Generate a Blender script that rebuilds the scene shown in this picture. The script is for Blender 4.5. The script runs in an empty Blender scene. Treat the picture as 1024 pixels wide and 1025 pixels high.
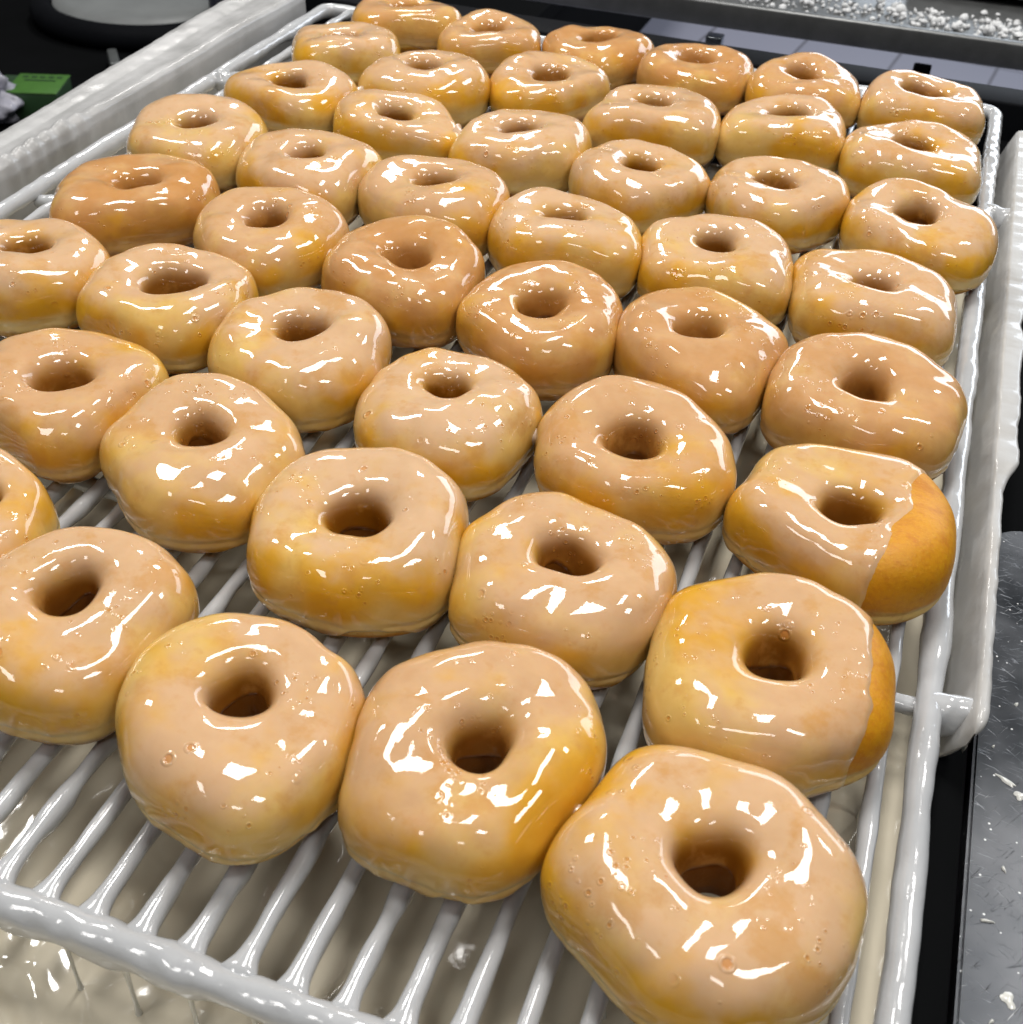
import bpy, bmesh, math, random
import numpy as np
from mathutils import Matrix, Vector

S = bpy.context.scene
# ---------------------------------------------------------------- camera
cd = bpy.data.cameras.new('camera'); cam = bpy.data.objects.new('camera', cd)
S.collection.objects.link(cam); S.camera = cam
right = Vector((0.94254347, 0.33176496, 0.03929143))
down = Vector((0.23731384, -0.58210221, -0.77771406))
fwd = Vector((-0.23514665, 0.74235371, -0.62738905))
cam.matrix_world = Matrix(((right.x, -down.x, -fwd.x, 0), (right.y, -down.y, -fwd.y, 0), (right.z, -down.z, -fwd.z, .38), (0, 0, 0, 1)))
cd.sensor_width = 36; cd.sensor_fit = 'HORIZONTAL'; cd.lens = 36 * 1226.2 / 1024
cd.clip_start = .01; cd.clip_end = 60
cd.dof.use_dof = True; cd.dof.focus_distance = .62; cd.dof.aperture_fstop = 22
# ---------------------------------------------------------------- world and lamps
w = bpy.data.worlds.new('World'); S.world = w; w.use_nodes = True
w.node_tree.nodes['Background'].inputs[0].default_value = (.93, .96, 1, 1)
w.node_tree.nodes['Background'].inputs[1].default_value = .045
S.view_settings.view_transform = 'Standard'; S.view_settings.look = 'None'
S.view_settings.exposure = .68; S.view_settings.gamma = 1; S.view_settings.use_curve_mapping = False
S.cycles.max_bounces = 5; S.cycles.diffuse_bounces = 2; S.cycles.glossy_bounces = 2; S.cycles.transmission_bounces = 2
S.cycles.use_adaptive_sampling = True; S.cycles.adaptive_threshold = .02
S.cycles.caustics_reflective = False; S.cycles.caustics_refractive = False
def lamp(name, loc, to, sx, sy, power, col=(1, .975, .94)):
    l = bpy.data.lights.new(name, 'AREA'); l.shape = 'RECTANGLE'; l.size = sx; l.size_y = sy
    l.energy = power; l.color = col
    o = bpy.data.objects.new(name, l); S.collection.objects.link(o); o.location = loc
    o.rotation_euler = (Vector(to) - Vector(loc)).to_track_quat('-Z', 'Y').to_euler()
# ceiling fluorescent fittings of the kitchen, 2 m above the rack
lamp('ceiling_lamp', (-1.7, 1.2, 1.9), (-1.7, 1.2, 0), .62, .3, 13)
lamp('ceiling_lamp', (-.25, 1.0, 1.9), (-.25, 1.0, 0), .3, .9, 16)
lamp('ceiling_lamp', (.9, .1, 1.9), (.9, .1, 0), .6, .3, 9)
lamp('ceiling_lamp', (-1.1, -.9, 1.9), (-1.1, -.9, 0), .3, .7, 5.5)
lamp('ceiling_lamp', (.25, -1.0, 1.9), (.25, -1., 0), .5, .28, 3.6)
lamp('ceiling_lamp', (.9, 1.8, 1.9), (.9, 1.8, 0), .6, .3, 10)
lamp('ceiling_lamp', (-1.4, 3.2, 1.9), (-1.4, 3.2, 0), .5, .7, 20)
# daylight from the shop window beyond the tank
lamp('window_light', (1.4, 5.5, 1.1), (-.2, .8, 0), 4.0, 1.1, 42, (.82, .9, 1))
# outline of every doughnut: centre, height, hole centre, hole radius, outline harmonics (metres)
DOUGH = {
'A': (-0.00587, 0.25815, 0.03998, [0.00089, -0.00108], 0.01156, [0.05219, 0.00047, -0.00187, 0.00055, -0.00059, -0.00011, 0.00141, 0.00037, -0.00114, -0.00017, 0.00113, -0.00027, 3e-05, -0.00024, -5e-05]),
'B': (-0.09919, 0.28091, 0.03942, [0.00424, -0.00319], 0.01181, [0.05038, -0.00397, 0.00131, -0.00077, 0.00123, -0.00087, -0.00079, 0.00025, 0.00142, 0.00028, -0.00023, -0.00013, -0.00017, -0.00013, 0.00027]),
'C': (-0.18697, 0.26411, 0.04003, [-0.00041, 0.00292], 0.01145, [0.04866, -0.00057, -0.00426, -0.00089, 0.00055, -0.001, 0.00085, -0.00021, 0.00031, 0.00036, -0.00017, 0.0002, -0.00063, -3e-05, -0.00024]),
'D': (-0.27501, 0.28691, 0.04081, [-0.00329, 0.00462], 0.01312, [0.04691, -0.00227, -0.00272, -0.00303, 0.00203, -0.00039, -0.00015, -0.00066, 0.00042, -1e-05, 0.00029, 0.00013, 5e-05, 0.00029, -0.00042]),
'E': (-0.00263, 0.3625, 0.04084, [0.00095, -0.0009], 0.0125, [0.05259, -0.00137, 0.00119, 0.00089, 0.00051, -0.00139, -0.00148, 2e-05, 0.00066, -0.00031, -0.00077, -0.00035, -0.00027, -0.00015, 0.00033]),
'F': (-0.09875, 0.38618, 0.03992, [0.00182, 0.00091], 0.0127, [0.04986, 8e-05, -0.00157, 0.00048, 0.00012, -0.00168, 0.0003, -0.0005, 0.0009, 5e-05, -0.00026, -0.00022, 0.00022, -1e-05, 6e-05]),
'G': (-0.19282, 0.38246, 0.04119, [0.00362, -0.00365], 0.01278, [0.05142, -0.00123, -0.00225, 0.00026, -0.00102, -0.00135, -0.00063, -0.00082, 0.00019, -0.00047, -0.00029, -0.00027, -0.00051, 0.00014, 0.00036]),
'H': (-0.35321, 0.31989, 0.03627, [-0.00152, 0.00581], 0.01218, [0.0397, -0.00832, -0.00589, 0.00164, 0.00381, 0.0002, 0.00122, 0.00068, -0.00194, 0.00026, 0.00015, -0.00018, 0.00027, 0.0001, -2e-05]),
'I': (0.01354, 0.47516, 0.03973, [0.00017, -0.006], 0.01216, [0.05208, 0.00127, -0.00232, -0.00193, -0.00056, -0.0009, 0.00103, 0.00059, -0.00057, -0.00031, 0.00093, -0.00028, -0.00034, -0.00016, 0.00011]),
'J': (-0.09246, 0.48912, 0.03975, [-0.00037, -0.00411], 0.01252, [0.05085, -0.00052, -0.00247, 0.00013, -0.00169, 0.00032, -0.00058, -0.0003, 8e-05, -0.00038, -4e-05, 3e-05, 0.00026, 0.00021, -0.00023]),
'K': (-0.19073, 0.48472, 0.04093, [-0.00253, 0.00544], 0.00981, [0.04896, -0.00088, -0.00198, -0.00056, 0.00015, -0.0015, 0.00056, 0.00043, 0.00095, 0.00014, 0.00061, -0.0003, -5e-05, -2e-05, -0.00015]),
'L': (-0.28695, 0.40704, 0.03986, [-0.00028, 0.0024], 0.01052, [0.05007, -0.00098, -0.00444, -0.00065, -6e-05, -0.00013, 0.00183, -0.00059, -0.00035, -0.00011, 0.00079, 0.00011, 8e-05, 0.00016, 0.00029]),
'M': (-0.37874, 0.42929, 0.03882, [0.00285, -0.00528], 0.01379, [0.04925, -0.00098, -0.00273, -0.00279, 0.00072, -0.00104, 0.00066, -0.00016, 0.0012, 0.00036, -0.00017, 0.00024, -3e-05, -0.00012, -0.00043]),
'N': (0.00961, 0.58231, 0.04077, [-0.00087, -0.0058], 0.01396, [0.05252, 0.00029, -0.00037, 0.0006, -0.00226, -0.00101, 0.00102, -7e-05, 0.0008, -0.00034, 0.00024, -0.00021, 0.00051, 6e-05, -6e-05]),
'O': (-0.08413, 0.59886, 0.04102, [-0.00161, -0.00113], 0.0132, [0.05131, -0.00284, -0.0037, -0.00207, 0.00154, -0.00097, 0.00198, 0.00105, 0.00119, -0.00028, 0.00016, 4e-05, -0.00058, -0.00027, -0.0001]),
'P': (-0.17421, 0.59251, 0.04122, [-0.00213, -0.00148], 0.01341, [0.05005, -0.00255, -0.00226, -0.00247, 1e-05, -0.00061, 0.00051, 0.0001, -0.00066, -0.0005, 2e-05, 0.00022, -0.00038, 7e-05, 0.00026]),
'Q': (-0.28557, 0.50935, 0.04092, [-0.00013, 0.00272], 0.01231, [0.05006, -0.00065, -0.00213, -0.00135, -0.00106, -0.0007, 0.00043, 0.00012, 0.00033, 8e-05, -0.00069, -3e-05, 0.00015, -0.00011, -0.00023]),
'R': (-0.27002, 0.61286, 0.04033, [0.00281, -0.0004], 0.01302, [0.05093, -0.00044, -0.00504, -0.00116, -0.00098, -0.00197, 0.00099, 0.00019, 0.00087, -0.00049, 0.00038, 0.00027, -1e-05, 0.00011, -0.00014]),
'S': (-0.38115, 0.53158, 0.03963, [0.00277, -0.00014], 0.01522, [0.04933, -0.00053, -0.00126, -0.00115, -0.00119, -0.0023, 0.00063, 0.00046, 0.00064, 0.00026, -0.00021, 0.0002, 8e-05, 0.00037, -0.00032]),
'T': (-0.47807, 0.53111, 0.04024, [-0.0003, 0.00229], 0.0124, [0.04863, 0.00305, -0.0049, -0.00052, 0.00193, -0.00026, 0.00031, 0.00056, -0.00018, -0.00032, -1e-05, -0.00041, -0.00025, -0.00037, 0.0001]),
'U': (-0.0001, 0.694, 0.04037, [-1e-05, -0.00418], 0.01211, [0.05204, 0.00033, -0.00418, 0.00105, -0.00048, -0.00249, -0.00076, 0.0002, 0.00075, -0.001, 0.00049, -0.00021, -4e-05, 0.00036, 0.00032]),
'V': (-0.09658, 0.70105, 0.04112, [-0.00196, 0.00567], 0.01166, [0.04873, 0.00283, -0.00215, -0.00016, -0.0015, -0.00189, -0.0008, -0.00095, 0.00109, -0.0006, -0.00055, 4e-05, 0.00051, -4e-05, 0.00012]),
'W': (-0.19366, 0.69486, 0.04295, [-0.00165, 0.00362], 0.01183, [0.04775, 0.00466, -0.00212, 0.0007, -0.00015, -0.00137, -0.00162, -0.00081, -5e-05, -0.00067, -1e-05, -0.00029, -0.00046, -6e-05, 0.00027]),
'X': (-0.29136, 0.71315, 0.0415, [0.00113, 0.0019], 0.01387, [0.04893, 0.00386, -0.00419, -0.00162, 0.00023, -0.00049, -0.00016, -0.00082, 0.0006, -0.00073, 0.00075, 0.0, 6e-05, 0.00011, 0.00016]),
'Y': (-0.36767, 0.62561, 0.03976, [-0.0016, 0.00167], 0.01189, [0.04792, 0.00015, -0.00211, -0.00181, 0.00182, -0.00086, 0.0008, 0.00061, 0.00059, -0.00014, -0.00017, -0.00015, -0.00048, -0.00021, -0.00019]),
'Z': (-0.47514, 0.63978, 0.03962, [0.00532, -0.00278], 0.01426, [0.05147, -0.00221, 0.00389, 0.00144, 0.00295, 0.00094, -0.0018, -0.00035, 0.00032, -0.00015, 0.00015, 0.00013, -0.00012, -0.0, -0.0]),
'a': (0.02, 0.80151, 0.0411, [-0.00359, 0.00234], 0.0129, [0.04895, 0.00261, -0.00304, -0.00131, -0.00026, -0.00089, 9e-05, 0.00066, 0.00085, -0.0005, 0.00041, 0.00044, -0.0001, -7e-05, -0.00012]),
'b': (-0.0792, 0.81884, 0.03923, [-0.00062, -0.00102], 0.01318, [0.04904, -0.00074, -0.00026, 8e-05, 0.00128, 2e-05, -0.00049, 0.00095, 0.00018, 0.00024, 0.00022, -4e-05, -0.00039, -5e-05, 4e-05]),
'c': (-0.17484, 0.80373, 0.03934, [0.00075, 8e-05], 0.01245, [0.0479, -0.00026, -0.00011, 0.00059, 0.00155, 0.00076, 0.00063, 0.00048, 0.00048, -0.00022, 0.00034, -0.00052, -4e-05, 0.00011, 0.00038]),
'd': (-0.26747, 0.82636, 0.04039, [-0.00266, 0.00143], 0.01304, [0.0488, -0.00012, 0.00308, 0.00164, -0.00138, -0.00145, 6e-05, 0.00044, 0.00012, -0.00077, -0.00037, -0.00049, 3e-05, 0.00019, -0.00018]),
'e': (-0.37005, 0.83194, 0.03499, [-0.00045, -0.00296], 0.01357, [0.04455, 0.00819, -0.00182, 0.0006, -0.00133, -0.00048, -0.00232, 0.0003, -0.00026, -0.00018, -0.00088, 2e-05, 0.00012, -2e-05, -9e-05]),
'f': (-0.38905, 0.7218, 0.04058, [0.00097, -0.00069], 0.01242, [0.04997, 0.00144, -0.00308, -0.00349, 0.0011, -0.00282, 0.00082, -0.00069, 0.00033, -0.00025, 0.0004, 0.00036, -0.00036, 0.00033, -0.0002]),
'g': (-0.48822, 0.74339, 0.04132, [0.00287, -0.00233], 0.01095, [0.05147, -0.00065, -0.00163, -0.00183, -0.00096, -0.0014, -0.00066, -0.00076, 0.00113, -0.0, 0.00022, -0.00011, -0.00013, 0.00034, 2e-05]),
'h': (0.0059, 0.92718, 0.03934, [-0.00516, 0.00056], 0.01379, [0.05047, 0.00281, 0.00338, -0.00219, -0.00197, -0.00252, -0.00174, -0.00022, -0.00012, -0.00022, -0.00079, 9e-05, 0.00059, 2e-05, 0.00011]),
'i': (-0.0938, 0.93863, 0.04131, [0.00278, 0.00532], 0.01482, [0.04781, 0.00175, 0.00289, -0.00014, -0.00305, -0.00152, -0.00119, 0.00016, 0.00051, -0.0001, -0.00019, -0.0005, 0.00068, -4e-05, -7e-05]),
'j': (-0.1904, 0.92127, 0.04092, [-0.00222, 0.00087], 0.01314, [0.05094, 0.00076, 0.00018, 0.00144, -0.0046, -0.00225, 0.00073, -0.00044, 0.00013, -0.00059, -0.00032, 5e-05, 0.00073, -0.00016, 8e-05]),
'k': (-0.29303, 0.96099, 0.03676, [0.00382, -0.00279], 0.01393, [0.0493, -0.00455, 0.00362, 0.00079, 0.00183, 0.00041, 0.00057, -0.0003, 0.00059, 1e-05, 0.00045, -0.00033, 9e-05, -0.00037, -0.00028]),
'l': (-0.37912, 0.91411, 0.04048, [-0.00369, 0.00317], 0.0146, [0.0485, 0.00311, 0.00205, -0.00101, -0.00129, -0.00075, 3e-05, 0.00031, -0.00037, -0.00037, 0.00031, 0.00046, 0.00034, -0.00024, -1e-05]),
'm': (-0.4678, 0.85336, 0.03659, [-0.00186, -0.00184], 0.01354, [0.04678, 0.00489, -0.00037, -0.0025, -0.00115, -0.00024, 0.00159, -0.00024, 0.00032, -0.00019, 0.00078, -0.00018, -0.00011, -0.0, -6e-05]),
'n': (-0.47949, 0.96903, 0.03626, [0.00189, -0.00335], 0.01208, [0.04727, 0.00037, 0.00079, 0.00224, 0.00117, 0.00144, -0.00158, -0.00066, -0.00015, 0.00012, -0.0003, 0.00035, -0.00021, -1e-05, -0.00013]),
'o': (-0.4682, 1.07012, 0.03507, [0.0032, 0.00215], 0.01296, [0.04608, 0.00444, -0.00051, 0.00519, 0.0015, 0.0004, -0.00011, 0.0004, 0.00031, 0.00029, 0.00036, 8e-05, -2e-05, -7e-05, 0.00014]),
'p': (-0.37454, 1.04786, 0.03542, [2e-05, -0.00127], 0.01335, [0.04548, 8e-05, 0.00172, 0.00335, -0.00065, -0.0004, -0.00103, -0.00066, -0.00025, 4e-05, -0.0002, -0.00013, -0.0005, -1e-05, -6e-05]),
'q': (-0.27784, 1.05775, 0.0367, [-0.00037, 0.00554], 0.01408, [0.04651, 0.00053, 0.00098, -0.00144, 0.0016, -0.00033, 0.00095, -0.00036, 0.00101, 0.00024, -0.00015, -0.00063, -0.00013, -8e-05, -0.00032]),
'r': (-0.18419, 1.03584, 0.03904, [-0.00263, 0.00527], 0.0136, [0.04661, 0.00043, 0.00208, 0.00073, -0.00074, -0.00108, 0.0006, -0.00053, 0.00038, -0.00051, 8e-05, -0.00013, 0.00011, 1e-05, -0.0002]),
's': (-0.09345, 1.04038, 0.03975, [-0.0027, 0.0026], 0.01352, [0.04787, -0.00095, 0.00065, 0.00169, -0.00265, -0.00093, -0.00053, -0.00029, 8e-05, -0.00039, -0.00039, -0.00025, 4e-05, -0.00022, 0.0002]),
't': (0.0021, 1.04097, 0.04007, [-0.00384, 0.00333], 0.01886, [0.04798, 0.00233, 0.00114, 0.00047, -0.00248, -0.00122, -0.00099, -0.00012, -7e-05, -0.00022, -9e-05, -0.0006, 0.00025, -6e-05, -5e-05]),
}
# ---------------------------------------------------------------- helpers
def tag(o, label=None, cat=None, group=None, kind=None):
    if label: o['label'] = label
    if cat: o['category'] = cat
    if group: o['group'] = group
    if kind: o['kind'] = kind
    return o
def link(name, me, m, parent=None):
    o = bpy.data.objects.new(name, me); S.collection.objects.link(o)
    if m: me.materials.append(m)
    if parent: o.parent = parent
    return o
def empty(name, loc=(0, 0, 0)):
    o = bpy.data.objects.new(name, None); S.collection.objects.link(o); o.location = loc
    o.empty_display_size = .02
    return o
def mesh_from(name, V, F, smooth=True):
    me = bpy.data.meshes.new(name)
    V = np.asarray(V, dtype=np.float32); F = np.asarray(F, dtype=np.int32)
    me.vertices.add(len(V)); me.vertices.foreach_set('co', V.ravel())
    k = F.shape[1]
    me.loops.add(F.size); me.loops.foreach_set('vertex_index', F.ravel())
    me.polygons.add(len(F)); me.polygons.foreach_set('loop_start', np.arange(0, F.size, k, dtype=np.int32))
    me.polygons.foreach_set('use_smooth', np.full(len(F), smooth))
    me.update(calc_edges=True); me.validate()
    return me
def setattr_f(me, name, vals):
    a = me.attributes.new(name, 'FLOAT', 'POINT'); a.data.foreach_set('value', np.asarray(vals, dtype=np.float32))
def box_mesh(name, boxes, bev=0.0):
    bm = bmesh.new()
    for (x0, x1, y0, y1, z0, z1) in boxes:
        r = bmesh.ops.create_cube(bm, size=1)
        bmesh.ops.scale(bm, vec=(x1 - x0, y1 - y0, z1 - z0), verts=r['verts'])
        bmesh.ops.translate(bm, vec=((x0 + x1) / 2, (y0 + y1) / 2, (z0 + z1) / 2), verts=r['verts'])
    if bev: bmesh.ops.bevel(bm, geom=bm.edges[:], offset=bev, segments=3, affect='EDGES', profile=.5)
    me = bpy.data.meshes.new(name); bm.to_mesh(me); bm.free()
    for p in me.polygons: p.use_smooth = bool(bev)
    return me
class Noise:
    'smooth random field: a sum of sine waves of about the given wavelength'
    def __init__(s, seed, wl, n=10):
        r = np.random.default_rng(seed)
        k = r.normal(size=(n, 3)); k /= np.linalg.norm(k, axis=1)[:, None]
        s.k = k * (2 * np.pi / wl) * r.uniform(.6, 1.5, n)[:, None]; s.p = r.uniform(0, 6.28, n); s.a = math.sqrt(2 / n)
    def __call__(s, P):
        return np.sin(P @ s.k.T + s.p).sum(-1) * s.a

# ---------------------------------------------------------------- materials
class NT:
    def __init__(s, name):
        s.m = bpy.data.materials.new(name); s.m.use_nodes = True; s.t = s.m.node_tree
        s.b = s.t.nodes['Principled BSDF']
    def n(s, typ, **kw):
        nd = s.t.nodes.new(typ)
        for k, v in kw.items():
            if k[0] == 'i' and k[1:].isdigit(): s.put(nd.inputs[int(k[1:])], v)
            else: setattr(nd, k, v)
        return nd
    def put(s, inp, v):
        if isinstance(v, bpy.types.NodeSocket): s.t.links.new(v, inp)
        elif isinstance(v, tuple) and len(v) == 3 and inp.type == 'RGBA': inp.default_value = (*v, 1)
        else: inp.default_value = v
    def set(s, **kw):
        for k, v in kw.items(): s.put(s.b.inputs[k.replace('_', ' ')], v)
    def mix(s, f, a, b):
        nd = s.t.nodes.new('ShaderNodeMix'); nd.data_type = 'RGBA'
        s.put(nd.inputs[0], f); s.put(nd.inputs[6], a); s.put(nd.inputs[7], b); return nd.outputs[2]
    def math(s, op, a, b=0.0, c=0.0):
        nd = s.t.nodes.new('ShaderNodeMath'); nd.operation = op
        s.put(nd.inputs[0], a); s.put(nd.inputs[1], b); s.put(nd.inputs[2], c); return nd.outputs[0]
    def ramp(s, x, a, b, lo=0.0, hi=1.0):
        nd = s.t.nodes.new('ShaderNodeMapRange'); nd.interpolation_type = 'SMOOTHSTEP'
        for i, v in enumerate((x, a, b, lo, hi)): s.put(nd.inputs[i], v)
        return nd.outputs[0]
    def coord(s): return s.n('ShaderNodeTexCoord').outputs['Object']
    def pos(s): return s.n('ShaderNodeNewGeometry').outputs['Position']
    def noise(s, vec, scale, det=2.0, rough=.5):
        nd = s.t.nodes.new('ShaderNodeTexNoise'); s.put(nd.inputs['Vector'], vec)
        nd.inputs['Scale'].default_value = scale; nd.inputs['Detail'].default_value = det; nd.inputs['Roughness'].default_value = rough
        return nd.outputs['Fac']
    def bump(s, h, dist, strength=1.0, normal=None):
        nd = s.t.nodes.new('ShaderNodeBump'); s.put(nd.inputs['Height'], h)
        nd.inputs['Distance'].default_value = dist; nd.inputs['Strength'].default_value = strength
        if normal: s.put(nd.inputs['Normal'], normal)
        return nd.outputs[0]
    def attr(s, name):
        nd = s.t.nodes.new('ShaderNodeAttribute'); nd.attribute_name = name; return nd.outputs['Fac']
    def objrand(s):
        return s.t.nodes.new('ShaderNodeObjectInfo').outputs['Random']

def mat_dough():
    t = NT('fried dough'); c = t.pos(); h = t.attr('hgt')
    n1 = t.noise(c, 90, 4); n2 = t.noise(c, 500, 3, .6)
    hh = t.math('ADD', h, t.math('MULTIPLY', t.math('SUBTRACT', n1, .5), .16))
    col = t.mix(n1, (.56, .225, .003), (.65, .305, .006))
    col = t.mix(t.ramp(n2, .45, .75, 0, .35), col, (.46, .15, .008))
    pale = t.mix(n1, (.70, .44, .10), (.74, .52, .19))
    bore_shade = t.attr('bore_shade')
    f = t.math('MULTIPLY', t.math('MULTIPLY', t.ramp(hh, .17, .24), t.ramp(hh, .46, .36)), t.ramp(bore_shade, .3, .0))
    col = t.mix(f, col, pale)
    col = t.mix(t.ramp(hh, .19, .10), col, (.42, .15, .03))
    col = t.mix(t.ramp(t.noise(c, 220, 4, .65), .5, .72, 0, .5), col, (.48, .15, .005))
    col = t.mix(t.ramp(t.noise(c, 70, 4, .6), .5, .68, 0, .55), col, (.46, .15, .005))
    col = t.mix(t.ramp(t.noise(c, 900, 2, .6), .6, .75, 0, .4), col, (.72, .42, .06))
    col = t.mix(t.math('MULTIPLY', bore_shade, .95), col, (.20, .065, .006))  # hole wall painted darker than its golden crust, shade put into the colour
    t.set(Base_Color=col, Roughness=.5, Subsurface_Weight=.25, Subsurface_Radius=(.006, .003, .001), Subsurface_Scale=1.0,
          Normal=t.bump(t.math('ADD', n2, t.math('MULTIPLY', n1, 2)), .00045, .5))
    t.b.inputs['Specular IOR Level'].default_value = .35
    return t.m
def mat_glaze():
    t = NT('sugar glaze over fried dough'); c = t.pos(); h = t.attr('hgt'); th = t.attr('thick'); tone = t.attr('tone')
    n1 = t.noise(c, 45, 3); n2 = t.noise(c, 140, 3); n3 = t.noise(c, 420, 2)
    # where the coat is thick it is pinkish tan; where it is thin the fried crust glows through
    f = t.math('ADD', t.math('MULTIPLY', h, 1.0), t.math('MULTIPLY', t.math('SUBTRACT', n1, .5), .9))
    f = t.math('SUBTRACT', f, t.math('MULTIPLY', t.attr('thin'), .55))
    tan = t.mix(n2, (.60, .375, .205), (.665, .445, .27))
    gold = t.mix(n2, (.62, .295, .010), (.70, .39, .035))
    gold = t.mix(t.ramp(t.noise(c, 20, 2), .44, .58, 0, .75), gold, t.mix(n2, (.66, .44, .13), (.74, .54, .22)))
    col = t.mix(t.ramp(f, .56, 1.0), gold, tan)
    bore_shade = t.attr('bore_shade')
    pale = t.math('MULTIPLY', t.math('MULTIPLY', t.ramp(h, .20, .29), t.ramp(h, .50, .38)), t.ramp(bore_shade, .3, 0))
    col = t.mix(t.math('MULTIPLY', pale, t.ramp(n1, .35, .6, .45, 1.0)), col, (.76, .56, .23))
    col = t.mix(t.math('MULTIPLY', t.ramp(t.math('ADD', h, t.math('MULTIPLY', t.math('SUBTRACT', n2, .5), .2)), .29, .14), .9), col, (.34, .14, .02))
    col = t.mix(t.ramp(n2, .60, .74, 0, .22), col, (.50, .22, .04))
    col = t.mix(t.math('MULTIPLY', bore_shade, t.ramp(h, 1.0, .70, 0, .97)), col, (.21, .068, .004))  # shade deep in the hole painted into the browner glaze colour
    col = t.mix(t.ramp(t.noise(c, 75, 4, .6), .54, .72, 0, .45), col, (.55, .27, .06))
    col = t.mix(t.math('MULTIPLY', t.ramp(t.noise(c, 38, 5, .65), .54, .68), t.ramp(h, .4, .8, .2, .5)), col, t.mix(n2, (.50, .24, .055), (.60, .31, .09)))
    col = t.mix(t.math('MULTIPLY', t.math('MULTIPLY', tone, t.ramp(n1, .3, .6, .35, 1)), .8), col, t.mix(n2, (.44, .18, .035), (.56, .27, .075)))
    thick = t.ramp(th, 1.05, 1.7, 0, .6)
    col = t.mix(thick, col, (.80, .58, .40))
    # burst bubbles: small dark orange dots with a raised ring, in patches
    v = t.n('ShaderNodeTexVoronoi'); t.put(v.inputs['Vector'], c); v.inputs['Scale'].default_value = 140
    patch = t.math('MULTIPLY', t.ramp(t.noise(c, 30, 1), .57, .64), t.ramp(h, .55, .75))
    sz = t.n('ShaderNodeSeparateColor', i0=v.outputs['Color'])
    r = t.math('DIVIDE', v.outputs['Distance'], t.math('ADD', .10, t.math('MULTIPLY', sz.outputs[0], .22)))
    patch = t.math('MULTIPLY', patch, t.ramp(sz.outputs[1], .45, .5))
    dot = t.math('MULTIPLY', t.ramp(r, .95, .6), patch)
    ring = t.math('MULTIPLY', t.math('MULTIPLY', t.ramp(r, .6, 1.0), t.ramp(r, 1.5, 1.05)), patch)
    col = t.mix(t.math('MULTIPLY', dot, .6), col, (.58, .22, .04))
    v2 = t.n('ShaderNodeTexVoronoi'); t.put(v2.inputs['Vector'], c); v2.inputs['Scale'].default_value = 300
    sz2 = t.n('ShaderNodeSeparateColor', i0=v2.outputs['Color'])
    r2 = t.math('DIVIDE', v2.outputs['Distance'], t.math('ADD', .12, t.math('MULTIPLY', sz2.outputs[0], .22)))
    pt = t.math('ADD', t.noise(c, 36, 2), t.math('MULTIPLY', t.attr('thin'), .16))
    p2 = t.math('MULTIPLY', t.math('MULTIPLY', t.ramp(pt, .56, .64), t.ramp(sz2.outputs[1], .5, .55)), t.ramp(h, .45, .7))
    dot2 = t.math('MULTIPLY', t.ramp(r2, 1.0, .6), p2); ring2 = t.math('MULTIPLY', t.math('MULTIPLY', t.ramp(r2, .6, 1.0), t.ramp(r2, 1.6, 1.05)), p2)
    col = t.mix(t.math('MULTIPLY', dot2, .7), col, (.52, .21, .03))
    dot = t.math('ADD', dot, t.math('MULTIPLY', dot2, .6)); ring = t.math('ADD', ring, t.math('MULTIPLY', ring2, .6))
    nb = t.bump(t.math('SUBTRACT', t.math('MULTIPLY', ring, .6), t.math('MULTIPLY', dot, .5)), .0009, .5)
    nb = t.bump(n3, .00008, .25, nb)
    nb = t.bump(t.noise(c, 150, 1), .0003, .2, nb)
    nb = t.bump(t.noise(c, 62, 1), .0012, .45, nb)
    t.set(Base_Color=col, Roughness=.32, Subsurface_Weight=.2, Subsurface_Radius=(.007, .0035, .0014), Subsurface_Scale=1.0,
          Coat_Weight=1.0, Coat_Roughness=.012, Coat_IOR=1.5, Normal=nb, Coat_Normal=nb)
    t.b.inputs['IOR'].default_value = 1.45; t.b.inputs['Specular IOR Level'].default_value = .032
    return t.m
def mat_wet_glaze(name, col=(.66, .68, .68), col2=(.56, .57, .56), bump=.0008, rough=.14, scale=90, sss=0.0):
    t = NT(name); c = t.pos(); n = t.noise(c, scale, 3); n2 = t.noise(c, scale * 3, 2)
    t.set(Base_Color=t.mix(n, col2, col), Roughness=rough, Coat_Weight=.8, Coat_Roughness=.04, Subsurface_Weight=sss,
          Subsurface_Radius=(.004, .004, .003), Subsurface_Scale=1.0,
          Normal=t.bump(n2, bump * .35, .8, t.bump(n, bump, .8)))
    return t.m
def mat_pool():
    t = NT('liquid glaze'); c = t.pos(); n = t.noise(c, 14, 3); n2 = t.noise(c, 160, 2)
    t.set(Base_Color=t.mix(n, (.60, .54, .41), (.72, .66, .53)), Roughness=.10, Coat_Weight=1, Coat_Roughness=.02,
          Normal=t.bump(n2, .0002, .5))
    t.b.inputs['IOR'].default_value = 1.5
    return t.m
def mat_simple(name, col, rough=.5, metal=0.0, var=.2, scale=20, bump=0.0):
    t = NT(name); c = t.pos(); n = t.noise(c, scale, 4)
    t.set(Base_Color=t.mix(n, tuple(x * (1 - var) for x in col), tuple(min(1, x * (1 + var)) for x in col)), Roughness=rough, Metallic=metal)
    if bump: t.set(Normal=t.bump(n, bump, .7))
    return t.m
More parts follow.
